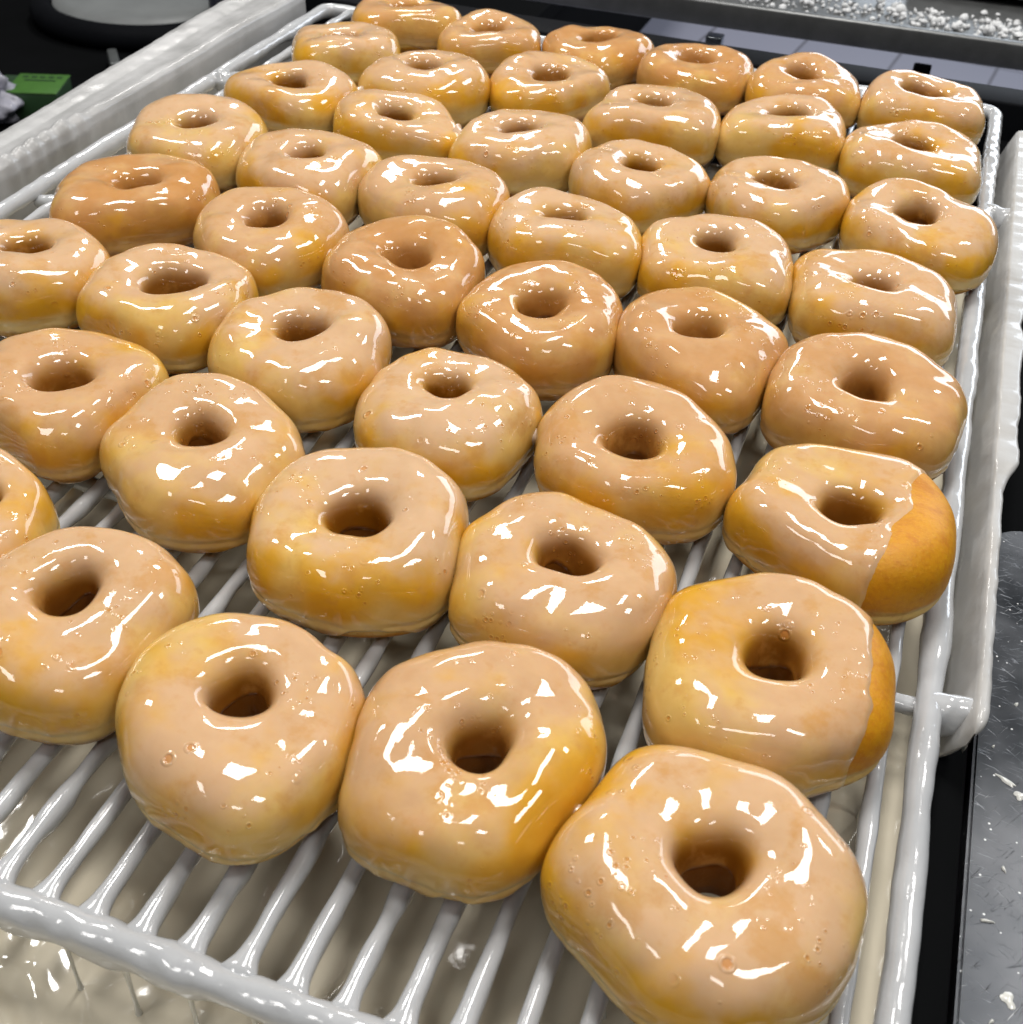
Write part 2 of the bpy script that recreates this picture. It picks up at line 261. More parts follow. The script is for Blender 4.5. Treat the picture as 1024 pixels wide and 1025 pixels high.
def mat_wall():
    t = NT('glaze smeared steel'); c = t.pos(); n = t.noise(c, 26, 4, .6); n2 = t.noise(c, 100, 3)
    st = t.n('ShaderNodeMapping', i0=c, i3=(70, 9, 12)); n3 = t.noise(st.outputs[0], 1, 3)
    f = t.math('ADD', t.math('MULTIPLY', n, .5), t.math('MULTIPLY', n3, .5))
    t.set(Base_Color=t.mix(t.ramp(t.n('ShaderNodeSeparateXYZ', i0=c).outputs[2], .082, .097), t.mix(t.ramp(f, .35, .65), (.33, .33, .325), (.45, .45, .45)), t.mix(t.ramp(f, .35, .65), (.60, .60, .62), (.76, .76, .78))), Roughness=t.ramp(n, .3, .7, .28, .5), Coat_Weight=.12, Coat_Roughness=.15,
          Normal=t.bump(n2, .0006, .5))
    return t.m
def mat_steel():
    t = NT('scratched stainless steel'); c = t.pos()
    n = t.noise(c, 9, 4, .6)
    def scratches(ang, sc, thr, w):
        m = t.n('ShaderNodeMapping'); t.put(m.inputs[0], c); m.inputs['Rotation'].default_value = (0, 0, ang)
        m.vector_type = 'TEXTURE'; m.inputs['Scale'].default_value = (1 / sc, 20 / sc, 1)
        return t.ramp(t.noise(m.outputs[0], 1, 2, .6), thr, thr + w)
    s = t.math('ADD', scratches(.9, 900, .66, .06), t.math('ADD', scratches(-.55, 1100, .65, .06), t.math('ADD', scratches(1.4, 1300, .64, .08), scratches(2.1, 1000, .66, .06))))
    s = t.math('MINIMUM', s, 1.0)
    v = t.n('ShaderNodeTexVoronoi'); t.put(v.inputs['Vector'], c); v.inputs['Scale'].default_value = 330
    sz = t.n('ShaderNodeSeparateColor', i0=v.outputs['Color'])
    spot = t.math('MULTIPLY', t.ramp(v.outputs['Distance'], .20, .12), t.ramp(sz.outputs[1], .88, .90))
    col = t.mix(t.ramp(n, .35, .65), (.04, .044, .05), (.14, .145, .155))
    col = t.mix(t.math('MULTIPLY', s, t.ramp(t.noise(c, 30, 2), .4, .65, .05, .45)), col, (.45, .46, .47)); col = t.mix(spot, col, (.75, .76, .76))
    t.set(Base_Color=col, Metallic=t.ramp(spot, 0, 1, .85, 0), Roughness=t.ramp(n, .3, .7, .26, .42), Normal=t.bump(s, .0003, .4))
    return t.m
def mat_tiles():
    t = NT('floor tiles'); c = t.pos()
    m = t.n('ShaderNodeMapping'); t.put(m.inputs[0], c); m.inputs['Rotation'].default_value = (0, 0, .12)
    b = t.n('ShaderNodeTexBrick'); t.put(b.inputs['Vector'], m.outputs[0]); b.offset = 0
    b.inputs['Scale'].default_value = 1; b.inputs['Brick Width'].default_value = .3; b.inputs['Row Height'].default_value = .3
    b.inputs['Mortar Size'].default_value = .006; b.inputs['Color1'].default_value = (.30, .305, .38, 1); b.inputs['Color2'].default_value = (.34, .345, .43, 1)
    b.inputs['Mortar'].default_value = (.17, .17, .21, 1)
    t.set(Base_Color=b.outputs[0], Roughness=.35); return t.m

M_dough = mat_dough(); M_glaze = mat_glaze()
M_rack = mat_wet_glaze('glaze coated wire', (.53, .545, .56), (.46, .47, .485), .0005)
M_flange = mat_wet_glaze('glaze coated side plate', (.54, .55, .555), (.38, .365, .34), .0006, .4, 50)
M_flange.node_tree.nodes['Principled BSDF'].inputs['Coat Weight'].default_value = .35
M_drip = mat_wet_glaze('dripping glaze', (.70, .70, .66), (.62, .62, .58), .0005)
M_bridge = mat_wet_glaze('glaze web between doughnuts', (.74, .60, .47), (.68, .50, .36), .0004, sss=0.0)
M_pool = mat_pool(); M_wall = mat_wall(); M_steel = mat_steel(); M_tiles = mat_tiles()
M_black = mat_simple('black enamel', (.006, .0065, .008), .55)
M_dark = mat_simple('flat near black', (.0035, .0038, .0042), .75)  # near black; also stands in for the shadowed floor
for m_ in (M_black, M_dark): m_.node_tree.nodes['Principled BSDF'].inputs['Specular IOR Level'].default_value = .03
M_crumb = mat_simple('sugar crumbs', (.72, .73, .74), .7, var=.1, scale=200)

# ---------------------------------------------------------------- the doughnuts
def outline(h, th):
    r = np.full_like(th, h[0])
    for k in range(2, 9): r = r + h[1 + 2 * (k - 2)] * np.cos(k * th) + h[2 + 2 * (k - 2)] * np.sin(k * th)
    return r
def normals(P):
    a = np.roll(P, -1, 0) - np.roll(P, 1, 0); b = np.roll(P, -1, 1) - np.roll(P, 1, 1)
    n = np.cross(a, b); return n / (np.linalg.norm(n, axis=-1, keepdims=True) + 1e-12)
def grid_faces(n, m):
    i, j = np.meshgrid(np.arange(n), np.arange(m), indexing='ij')
    i2 = (i + 1) % n; j2 = (j + 1) % m
    return np.stack([i * m + j, i2 * m + j, i2 * m + j2, i * m + j2], -1).reshape(-1, 4)
def make_doughnut(key, idx, look):
    cx, cy, h, hole, hr, har = DOUGH[key]
    dist = math.hypot(cx, cy)
    n, m = (300, 170) if dist < .48 else ((220, 120) if dist < .72 else (160, 84))
    seed = 100 + idx * 7
    rg = np.random.default_rng(seed)
    th = np.linspace(0, 2 * np.pi, n, endpoint=False)
    ph = np.linspace(0, 2 * np.pi, m, endpoint=False)   # 0 = outer equator, pi/2 = crest, pi = hole waist
    co, si = np.cos(ph), np.sin(ph)
    U = np.stack([np.cos(th), np.sin(th)], -1)
    ro = outline(har, th)
    hrr = hr * .84 * (1 + .10 * np.cos(2 * th + rg.uniform(0, 6)) + .07 * np.cos(3 * th + rg.uniform(0, 6)))
    lowh = outline(list(har[:3]) + [0] * 12, th); Po = U * lowh[:, None]; Px = U * (ro - lowh)[:, None]; Pi = np.array(hole) + U * hrr[:, None]
    sgn = lambda x, p: np.sign(x) * np.abs(x) ** p
    no, ni = 2.35, 3.8
    q = np.where(co > 0, 2 / no, np.where(si > 0, 2 / ni, 2 / 7.0))
    X = sgn(co, q); 
    Z = np.where(si > 0, sgn(si, np.where(co > 0, 2 / no, 2 / 2.8)), sgn(si, 2 / 2.6))
    f = (X + 1) / 2                                     # 0 at the hole, 1 at the rim
    P = np.zeros((n, m, 3))
    P[..., :2] = Pi[:, None] * (1 - f)[None, :, None] + Po[:, None] * f[None, :, None] + Px[:, None] * (f ** 2)[None, :, None]
    zc = .47 * h
    zc = np.where(co < 0, (.47 - .13 * np.abs(X)) * h, .47 * h)
    P[..., 2] = np.where(Z > 0, zc + Z * (h - zc), zc + Z * zc * 1.04)[None]
    # the hole narrows lower down on one side; crest height varies round the ring
    big = Noise(seed, .075, 8); mid = Noise(seed + 1, .032, 10); fine = Noise(seed + 2, .012, 14)
    W = P + np.array([cx, cy, 0])
    N = normals(P)
    up = np.clip(P[..., 2] / h, 0, 1)
    top = np.clip((si + .2) / 1.2, 0, 1)[None]
    if (N[:, m // 4, 2].mean()) < 0: N = -N
    N = np.nan_to_num(N)
    P = P + N * ((big(W) * .0014 + mid(W) * .00035) * top)[..., None]
    # fried seam: a shallow waist above the pale band
    P[..., :2] -= (U[:, None] * (.0007 * np.exp(-((up - .34) / .05) ** 2) * (co > 0)[None])[..., None])
    P[..., 2] *= 1 + .03 * np.cos(th - rg.uniform(0, 6.28))[:, None]
    P[..., 2] = np.maximum(P[..., 2], .0002)
    hgt = np.clip(P[..., 2] / h, 0, 1)
    BO = np.clip((-co - .25) / .5, 0, 1)[None] * np.ones((n, 1))  # mask for the shade painted inside the hole
    root = empty('doughnut', (cx, cy, 0))
    F = grid_faces(n, m)
    me = mesh_from('dough', P.reshape(-1, 3), F[:, ::-1] if False else F)
    setattr_f(me, 'hgt', hgt.ravel()); setattr_f(me, 'bore_shade', BO.ravel())
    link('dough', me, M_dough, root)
    # ---- the coat of glaze: a shell whose thickness fades to nothing along an uneven lower edge
    N = np.nan_to_num(normals(P)); 
    if (N[:, m // 4, 2].mean()) < 0: N = -N
    e1 = Noise(seed + 3, .045, 8); e2 = Noise(seed + 4, .014, 8)
    W = P + np.array([cx, cy, 0]); W0 = W * np.array([1, 1, 0])
    edge = .11 + .10 * np.clip(e1(W0), -.6, 1.9) + .022 * e2(W0)
    inner = (co < -.15)[None] & (N[..., :2] * U[:, None]).sum(-1).__lt__(0.2)
    edge = np.where(inner, .46 + .08 * e1(W0), edge)
    d = (hgt - edge) * h                                  # metres above the edge
    if key in BARE:
        nx, ny, off, amp = BARE[key]
        s = off - (P[..., 0] * nx + P[..., 1] * ny) + amp * .004 * e1(W) + .0004 * e2(W)
        if key == 'I': s = s - .010 * np.exp(-((P[..., 1] - .004) / .009) ** 2) * 0
        d = np.minimum(d, s)
    cover = np.clip(d / .0022, -1, 1)
    tb = np.where(cover > 0, 1 - (1 - cover) ** 2, cover)
    thick = tb * .8 + .3 * np.exp(-((d - .0022) / .0016) ** 2) * (cover > 0)
    if key in BARE:
        k_ = np.clip(1 - s / .010, 0, 1); thick = np.where(cover > 0, thick * (1 - .45 * k_), thick)
    thick = np.where(cover > 0, thick, cover * .45)       # below zero: tucked under the crust
    soft = Noise(seed + 5, .020, 12)
    wav = (soft(W) * .20 + fine(W) * .02) * np.clip(cover, 0, 1) * (.35 + .65 * hgt)
    runs = Noise(seed + 8, .011, 8)
    rr_ = np.clip(runs(W0) - .5, 0, 2) * np.exp(-((hgt - .38) / .22) ** 2) * .35 * np.clip(cover, 0, 1)
    G = P + N * ((thick + wav + rr_) * .001)[..., None]
    keep = (thick > -.40).ravel()[F].any(1)
    F2 = F[keep]; used = np.unique(F2); re = np.full(n * m, -1); re[used] = np.arange(len(used))
    me = mesh_from('glaze', G.reshape(-1, 3)[used], re[F2])
    setattr_f(me, 'hgt', hgt.ravel()[used]); setattr_f(me, 'bore_shade', BO.ravel()[used]); setattr_f(me, 'thick', (thick + wav * .3).ravel()[used])
    setattr_f(me, 'tone', np.full(len(used), TONE.get(key, .12 + .12 * rg.uniform(-1, 1))))
    t0, am = THIN.get(key, (rg.uniform(0, 6.28), rg.uniform(0, .45)))
    lobe = (am * np.clip(np.cos(th - t0), 0, 1) ** 1.5)[:, None] * (.35 + .65 * f)[None, :]
    setattr_f(me, 'thin', lobe.ravel()[used])
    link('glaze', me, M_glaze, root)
    row, seat = ROWS[key]
    tag(root, look, 'doughnut', 'glazed doughnuts set out in rows on the rack')
    return root
# half-planes left bare: direction, offset from the centre, wobble
TONE = dict(R=.9, P=.9, Z=1.0, O=.75, N=.7, q=.95, r=.9, o=.7, p=.55, s=.6, M=.45, J=.45, Y=.4, X=.3, L=.25, K=0, W=0, G=0, C=.15, A=.1, B=.35, U=.15, c=.05, d=.05, I=.2)
THIN = dict(E=(3.3, 1.0), C=(3.0, .8), B=(-.3, .75), F=(3.6, .5), G=(4.6, .4), A=(3.4, .35), J=(-.6, .5), D=(4.5, .3), L=(4.4, .3), I=(3.1, .5))
BARE = {'I': (.985, -.17, .0245, .35), 'E': (.998, .04, .0365, .25)}
ROW = ['ABCDH', 'EFGLM', 'IJKQST', 'NOPRYZ', 'UVWXfg', 'abcdem', 'hijkln', 'tsrqpo']
ROWS = {k: (r, s) for r, row in enumerate(ROW) for s, k in enumerate(row)}
ORD = ['first', 'second', 'third', 'fourth', 'fifth', 'sixth', 'seventh', 'eighth']
LOOK = {
 'A': 'largest, smooth pinkish tan glazed doughnut nearest the camera, at the right front corner',
 'B': 'broad glazed doughnut dotted with bubbles, second from the right in the front row',
 'C': 'round glazed doughnut with deep orange hole, third from the right in the front row',
 'D': 'tan glazed doughnut with pale lower side, fourth from the right in the front row',
 'H': 'half seen glazed doughnut cut off by the left picture edge, left end of front row',
 'E': 'glazed doughnut with bare golden right edge, second up the right rail, behind the nearest one',
 'I': 'glazed doughnut with a wide bare golden brown right side, third up the right rail',
}
SHAPE = dict(F='golden', G='broad pale', L='pointed pale pink', M='wide amber', J='round bubbly', K='small holed golden', Q='smooth golden', S='wide oval holed',
  T='left cut-off', N='brownish', O='round holed', P='deep amber', R='dark tan', Y='pinkish', Z='reddish wide holed', U='smooth tan', V='golden sided',
  W='wide squared', X='rounded golden', f='pinkish', g='shiny squared', a='long tan', b='yellowish', c='smooth oval', d='plump golden', e='pale', m='wide flat',
  h='squared pinkish', i='blistered golden', j='broad tan', k='shiny', l='wide golden', n='light golden', t='wide holed', s='blistered reddish', r='reddish', q='dark pinkish',
  p='small pinkish', o='small top-edge')
for i, k in enumerate(''.join(ROW)):
    r, s_ = ROWS[k]
    lab = LOOK.get(k) or '%s glazed doughnut, %s from the right in the %s row from the front' % (SHAPE[k], ORD[s_], ORD[r])
    make_doughnut(k, i, lab)
# webs of glaze where neighbours nearly touch
def bridge(a, b):
    A, B = DOUGH[a], DOUGH[b]
    v = np.array([B[0] - A[0], B[1] - A[1]]); L = np.hypot(*v); u = v / L; t = math.atan2(v[1], v[0])
    ra = float(outline(A[5], np.array([t]))[0]); rb = float(outline(B[5], np.array([t + math.pi]))[0])
    gap = L - ra - rb
    if gap > .005: return
    c = u * (ra + gap / 2); tv = np.array([-u[1], u[0]]); zc = .021; rg = np.random.default_rng(ord(a) * 7 + ord(b))
    V = []; n, m = 15, 28; half = gap / 2 + .0045
    for i in range(n):
        s = (i / (n - 1)) * 2 - 1; g = .55 + .75 * s * s
        for j in range(m):
            al = 2 * math.pi * j / m; wob = 1 + .12 * math.sin(3 * al + ord(a))
            V.append([*(c + u * s * half + tv * math.cos(al) * .0075 * g * wob), zc + math.sin(al) * .0085 * g])
    F = [[i * m + j, i * m + (j + 1) % m, (i + 1) * m + (j + 1) % m, (i + 1) * m + j] for i in range(n - 1) for j in range(m)]
    root = next(o for o in S.objects if o.name.startswith('doughnut') and abs(o.location.x - A[0]) < 1e-5 and abs(o.location.y - A[1]) < 1e-5)
    link('glaze_web', mesh_from('glaze_web', V, F), M_bridge, root)
for pr in ['RY', 'WV', 'GF', 'CB', 'ed', 'XW', 'FE', 'ON', 'LG', 'rs', 'BA', 'gf', 'ml', 'dc', 'KJ', 'QL']: bridge(*pr)

# ---------------------------------------------------------------- the rack
rack = empty('wire_rack', (-.26, .66, 0))
tag(rack, 'white glaze coated wire rack with thick rails carrying all the doughnuts', 'rack')
OFF = np.array([-.26, .66, 0])
def tube(pts, rad, name, parent, m, seed=0, lump=.12, wl=.02, seg=20, sag=0.0, step=.0022, caps=True):
    pts = np.array(pts, float); L = np.r_[0, np.cumsum(np.linalg.norm(np.diff(pts, axis=0), axis=1))]
    k = max(4, int(L[-1] / step)); s = np.linspace(0, L[-1], k)
    C = np.stack([np.interp(s, L, pts[:, i]) for i in range(3)], 1)
    T = np.gradient(C, axis=0); T /= np.linalg.norm(T, axis=1)[:, None]
    up = np.array([0, 0, 1.]); 
    Sd = np.cross(T, up); Sd /= np.linalg.norm(Sd, axis=1)[:, None]; Upv = np.cross(Sd, T)
    nz = Noise(seed, wl, 8); nz2 = Noise(seed + 1, wl * .4, 8)
    a = np.linspace(0, 2 * np.pi, seg, endpoint=False)
    base = C[:, None] + (Sd[:, None] * np.cos(a)[None, :, None] + Upv[:, None] * np.sin(a)[None, :, None]) * rad
    R_ = rad * (1 + lump * nz(base) + lump * .3 * nz2(base))
    low = np.clip(-np.sin(a), 0, 1)[None]                    # glaze hangs fatter underneath
    R_ = R_ + sag * low ** 2 * (.6 + .6 * np.clip(nz(C * np.array([1, 1, 0]))[:, None], -1, 1.5))
    if caps:
        e = np.minimum(s, L[-1] - s); R_ = R_ * np.sqrt(np.clip(1 - (1 - np.clip(e / rad, 0, 1)) ** 2, .02, 1))[:, None]
    V = C[:, None] + (Sd[:, None] * np.cos(a)[None, :, None] + Upv[:, None] * np.sin(a)[None, :, None]) * R_[..., None]
    V = V.reshape(-1, 3); n = len(C)
    i, j = np.meshgrid(np.arange(n - 1), np.arange(seg), indexing='ij'); j2 = (j + 1) % seg
    F = np.stack([i * seg + j, i * seg + j2, (i + 1) * seg + j2, (i + 1) * seg + j], -1).reshape(-1, 4)
    return V, F
def join(parts):
    V = []; F = []; o = 0
    for v, f in parts: V.append(v); F.append(f + o); o += len(v)
    return np.concatenate(V), np.concatenate(F)
def put(name, V, F, m, parent, off=OFF):
    return link(name, mesh_from(name, V - off, F), m, parent)
RX0, RX1, RY0, RY1 = -.583, .0645, .182, 1.143
def arc(cx, cy, r, a0, a1, z, n=8):
    return [(cx + r * math.cos(math.radians(a0 + (a1 - a0) * i / n)), cy + r * math.sin(math.radians(a0 + (a1 - a0) * i / n)), z) for i in range(n + 1)]
rail = [(RX0, RY0 + .012, -.005)] + [(RX0, RY1 - .012, -.005)] + arc(RX0 + .012, RY1 - .012, .012, 180, 90, -.005) + arc(RX1 - .012, RY1 - .012, .012, 90, 0, -.005) + [(RX1, RY0 + .01, -.006)]
V, F = tube(rail, .0062, 'rail', rack, M_rack, 11, .07, .05, 28, sag=.002)
put('outer_rail', V, F, M_rack, rack)
V, F = tube([(RX0, RY0, -.007), (RX1 + .004, RY0, -.007)], .0068, 'rail', rack, M_rack, 21, .08, .03, 32, sag=.003)
put('front_rail', V, F, M_rack, rack)
k = 0; x = .0472
while x > RX0 + .014:
    V, F = tube([(x, RY0, -.0042), (x, RY1, -.0042)], .0036, 'bar', rack, M_rack, 31 + k, .07, .035, 16, sag=.0016, step=.003)
    # fillets of glaze where the bar meets the front rail
    n_ = len(V) // 16
    yy = V[:, 1]; fl = np.exp(-np.clip(yy - RY0 - .004, 0, 1) / .0045)
    V[:, 0] = x + (V[:, 0] - x) * (1 + 1.1 * fl)
    put('bar', V, F, M_rack, rack); k += 1; x -= .01945
for y in (.402, .67, .926):
    V, F = tube([(RX0, y, -.011), (RX1, y, -.011)], .0048, 'cross', rack, M_rack, int(y * 900), .12, .03, 20, sag=.002)
    put('cross_bar', V, F, M_rack, rack)
V, F = tube([(RX0 - .002, .926, -.006), (-.543, .926, -.007)], .0085, 'lump', rack, M_rack, 915, .16, .02, 24, sag=.003, step=.0015); put('glaze_lump', V, F, M_rack, rack)
# lump of glaze where rail, bars and cross bar meet at the back left
# side plate standing outside the right rail, carried by two stubs
def plate():
    ny, prof = 420, []
    # cross profile, from the inner foot over the top edge to the outer foot (x, z)
    base = [(-.0026, -.031), (-.0030, -.022), (-.0030, -.012), (-.0030, -.004), (-.0026, .0002), (-.0010, .0022), (.0012, .0026), (.0034, .0014), (.0042, -.002), (.0034, -.006), (.0026, -.012), (.0026, -.022), (.0022, -.030), (0, -.033)]
    pr = np.array(base); L = np.r_[0, np.cumsum(np.linalg.norm(np.diff(pr, axis=0), axis=1))]
    q = np.linspace(0, L[-1], 60); pr = np.stack([np.interp(q, L, pr[:, 0]), np.interp(q, L, pr[:, 1])], 1)
    ys = np.linspace(.388, 1.085, ny); nz = Noise(5, .02, 10); nz2 = Noise(6, .006, 10); nz3 = Noise(7, .05, 6)
    V = np.zeros((ny, 60, 3)); V[..., 0] = .0845 + pr[None, :, 0] + .011 * np.clip(pr[None, :, 1] / .031, -1, 0); V[..., 1] = ys[:, None]; V[..., 2] = pr[None, :, 1]
    nrm = np.stack([np.sign(pr[:, 0]) * .8, 0 * pr[:, 0], np.clip((pr[:, 1] + .004) * 200, -.3, 1)], 1)
    a = (nz(V) * .0002 + nz2(V) * .00004) * np.clip(1.2 + pr[None, :, 1] * 60, .2, 1)
    V += nrm[None] * a[..., None]
    # outer lip widens towards the back
    wide = np.clip((ys - .56) / .03, 0, 1)[:, None] * (pr[None, :, 0] > .001) * (pr[None, :, 1] > -.01)
    V[..., 0] += .0065 * wide + .0006 * wide * nz3(V)
    # rounded front end hanging down
    e = np.clip((ys - .388) / .012, 0, 1); g = np.sqrt(1 - (1 - e) ** 2)[:, None]
    V[..., 0] = .0835 + (V[..., 0] - .0835) * (.1 + .9 * g) ; V[..., 2] = np.where(V[..., 2] < -.012, -.012 + (V[..., 2] + .012) * (.55 + .45 * g), V[..., 2])
    V[..., 2] = V[..., 2] * (.3 + .7 * g) - .004 * (1 - g)
    m = 60; i, j = np.meshgrid(np.arange(ny - 1), np.arange(m), indexing='ij'); j2 = (j + 1) % m
    F = np.stack([i * m + j, i * m + j2, (i + 1) * m + j2, (i + 1) * m + j], -1).reshape(-1, 4)
    return V.reshape(-1, 3), F
V, F = plate(); put('side_plate', V, F, M_flange, rack)
for y, r in ((.402, .0080), (.926, .0085)):
    V, F = (tube([(RX1, y, -.008), (.084, y + .001, -.009)], r, 's', rack, M_rack, int(y * 100), .1, .02, 22, sag=.008, caps=False, step=.0015))
    put('stub', V, F, M_rack, rack)
# strings of glaze falling from the rack into the pool
rg = random.Random(4); parts = []
def drip(x, y, r=.0011, z0=-.0075, z1=-.043):
    n, m = 14, 8; V = []
    for i in range(n):
        f_ = i / (n - 1); z = z0 + (z1 - z0) * f_
        rr = r * (1.0 + 2.6 * math.exp(-f_ * 7) + .9 * math.exp(-(1 - f_) * 9))
        for j in range(m): V.append([x + rr * math.cos(j * 2 * math.pi / m) + .0006 * f_, y + rr * math.sin(j * 2 * math.pi / m), z])
    F = [[i * m + j, i * m + (j + 1) % m, (i + 1) * m + (j + 1) % m, (i + 1) * m + j] for i in range(n - 1) for j in range(m)]
    return np.array(V), np.array(F)
DR = [(-.163, .178), (-.138, .178), (-.213, .179), (-.188, .178), (-.118, .179), (-.087, .179)]
for b in range(7):
    DR.append((.0472 - .01945 * rg.randint(0, 30), rg.uniform(.2, .6)))
for p in DR: parts.append(drip(*p, r=rg.uniform(.0006, .0012)))
V, F = join(parts); tag(put('glaze_drips', V, F, M_drip, rack), kind='stuff')

# ---------------------------------------------------------------- the pool of glaze under the rack
PZ = -.043
def pool():
    x0, x1, y0, y1 = -.598, .0742, .0, 1.0
    xs = np.linspace(x0, x1, 420); ys = np.r_[np.linspace(y0, .5, 360), np.linspace(.5, y1, 160)[1:]]
    X, Y = np.meshgrid(xs, ys, indexing='ij'); P = np.stack([X, Y, 0 * X], -1)
    z = Noise(51, .05, 10)(P) * .00022 + Noise(53, .020, 12)(P) * .00035 * np.exp(-(np.clip(Y - .13, 0, 1) / .05) ** 2) * np.clip(1 - (X + .15) / .1, 0, 1) + Noise(52, .016, 12)(P) * .00007
    for cx, cy, a, wl in [(-.240, .150, .0016, .013), (-.200, .132, .0013, .011), (-.268, .168, .0011, .013), (-.222, .112, .0010, .010), (-.163, .128, .0005, .008), (-.14, .128, .0004, .008), (.047, .245, .0003, .008), (.052, .40, .0003, .007),
                          (-.13, .15, .0002, .008), (-.21, .25, .0002, .007), (-.1, .22, .0002, .009), (-.25, .33, .0002, .01)]:
        d = np.hypot(X - cx, (Y - cy)) + .0012 * Noise(int(cx * 1000) % 97, .03, 6)(P)
        z += a * np.cos(2 * np.pi * d / wl) * np.exp(-(d / (wl * 1.9)) ** 2)
    P[..., 2] = z
    n, m = X.shape; i, j = np.meshgrid(np.arange(n - 1), np.arange(m - 1), indexing='ij')
    F = np.stack([i * m + j, (i + 1) * m + j, (i + 1) * m + j + 1, i * m + j + 1], -1).reshape(-1, 4)
    return P.reshape(-1, 3), F
V, F = pool(); o = link('glaze_pool', mesh_from('glaze_pool', V, F), M_pool); o.location = (0, 0, PZ)
tag(o, 'pool of beige liquid glaze with ripples and drips under the wire rack', 'glaze pool', kind='stuff')

# ---------------------------------------------------------------- the tank round the pool
tank = empty('glazing_tank', (-.26, .6, -.09))
tag(tank, 'glazing tank with a smeared pale left wall and black right and rear sides', 'tank')
TO = np.array([-.26, .6, -.09])
def tank_wall():
    # cross profile (x, z) from inside foot over the rim to the outside
    prof = np.array([(-.600, -.075), (-.601, -.03), (-.602, .004), (-.6035, .0095), (-.607, .0118), (-.611, .0118), (-.616, .0098), (-.622, .0085), (-.629, .0082), (-.635, .0098), (-.640, .0108), (-.6445, .0098), (-.6465, .006), (-.647, -.02), (-.647, -.2)])
    L = np.r_[0, np.cumsum(np.linalg.norm(np.diff(prof, axis=0), axis=1))]
    q = np.r_[np.linspace(0, L[2], 30)[:-1], np.linspace(L[2], L[12], 60), np.linspace(L[12], L[-1], 12)[1:]]
    m = len(q); pr = np.stack([np.interp(q, L, prof[:, 0]), np.interp(q, L, prof[:, 1])], 1)
    ys = np.linspace(.3, 1.135, 460); n = len(ys)
    V = np.zeros((n, m, 3)); V[..., 0] = pr[None, :, 0]; V[..., 1] = ys[:, None]; V[..., 2] = pr[None, :, 1]
    skew = np.clip((ys - .7) / .4, -.3, 1.2)[:, None]; V[..., 0] -= .018 * skew * np.clip((-.606 - pr[None, :, 0]) / .04, 0, 1)
    a = Noise(61, .12, 10)(V) * .0004 + Noise(62, .02, 10)(V) * .00012
    on = np.clip((pr[None, :, 0] * -1 - .600) / .004, 0, 1) * np.clip((pr[None, :, 1] + .03) * 60, 0, 1)
    V[..., 2] += a * on
    # clots of glaze along the inner ridge
    for cy, s_, hgt in [(.676, .007, .005), (.692, .006, .0045), (.706, .007, .0055), (.722, .008, .0045), (.742, .009, .0065), (.762, .008, .004), (.79, .012, .0018)]:
        V[..., 2] += hgt * np.exp(-((ys[:, None] - cy) / s_) ** 2) * np.exp(-((pr[None, :, 0] + .6075) / .0045) ** 2) * on
        V[..., 0] += .8 * hgt * np.exp(-((ys[:, None] - cy) / s_) ** 2) * np.exp(-((pr[None, :, 0] + .603) / .004) ** 2) * np.clip((pr[None, :, 1] + .010) * 80, 0, 1)
    i, j = np.meshgrid(np.arange(n - 1), np.arange(m - 1), indexing='ij')
    F = np.stack([i * m + j, i * m + j + 1, (i + 1) * m + j + 1, (i + 1) * m + j], -1).reshape(-1, 4)
    return V.reshape(-1, 3), F
V, F = tank_wall(); link('tank_wall', mesh_from('tank_wall', V - TO, F), M_wall, tank)
def tbox(name, b, m, bev=.001):
    me = box_mesh(name, [b], bev); me.transform(Matrix.Translation(Vector(-TO))); return link(name, me, m, tank)
tbox('side_panel', (.0748, .0880, -.1, 1.16, -.30, -.034), M_dark)
tbox('black_filler', (.0885, .6, .585, 1.16, -.30, -.05), M_dark, .003)  # added black box that keeps the area past the table dark
tbox('rear_panel', (-.62, .25, 1.163, 1.206, -.30, -.002), M_black, .002)
tbox('tank_floor', (-.599, .0745, -.1, 1.16, -.11, -.10), M_black)

# ---------------------------------------------------------------- steel table on the right
tab = empty('steel_table', (.3, .2, -.9))
tag(tab, 'scratched dark stainless steel table with white glaze specks right of the rack', 'table')
bm = bmesh.new(); pts = []
pts = [(.0895, -.2), (.9, -.2), (.9, .575), (.110, .575)] + [(.110 - .0205 * math.sin(a * math.pi / 12), .5545 + .0205 * math.cos(a * math.pi / 12)) for a in range(1, 7)]
vs = [bm.verts.new((x - .3, y - .2, .87 - .0)) for x, y in pts]; f_ = bm.faces.new(vs)
r = bmesh.ops.extrude_face_region(bm, geom=[f_]); bmesh.ops.translate(bm, vec=(0, 0, -.03), verts=[v for v in r['geom'] if isinstance(v, bmesh.types.BMVert)])
bmesh.ops.recalc_face_normals(bm, faces=bm.faces); bmesh.ops.bevel(bm, geom=bm.edges[:], offset=.0015, segments=2, affect='EDGES')
me = bpy.data.meshes.new('table_top'); bm.to_mesh(me); bm.free(); link('table_top', me, M_steel, tab)
for sx in (.16, .55):
    for sy in (-.15, .32): link('leg', box_mesh('leg', [(sx - .02, sx + .02, sy - .02, sy + .02, 0, .8395)], .003), M_steel, tab)
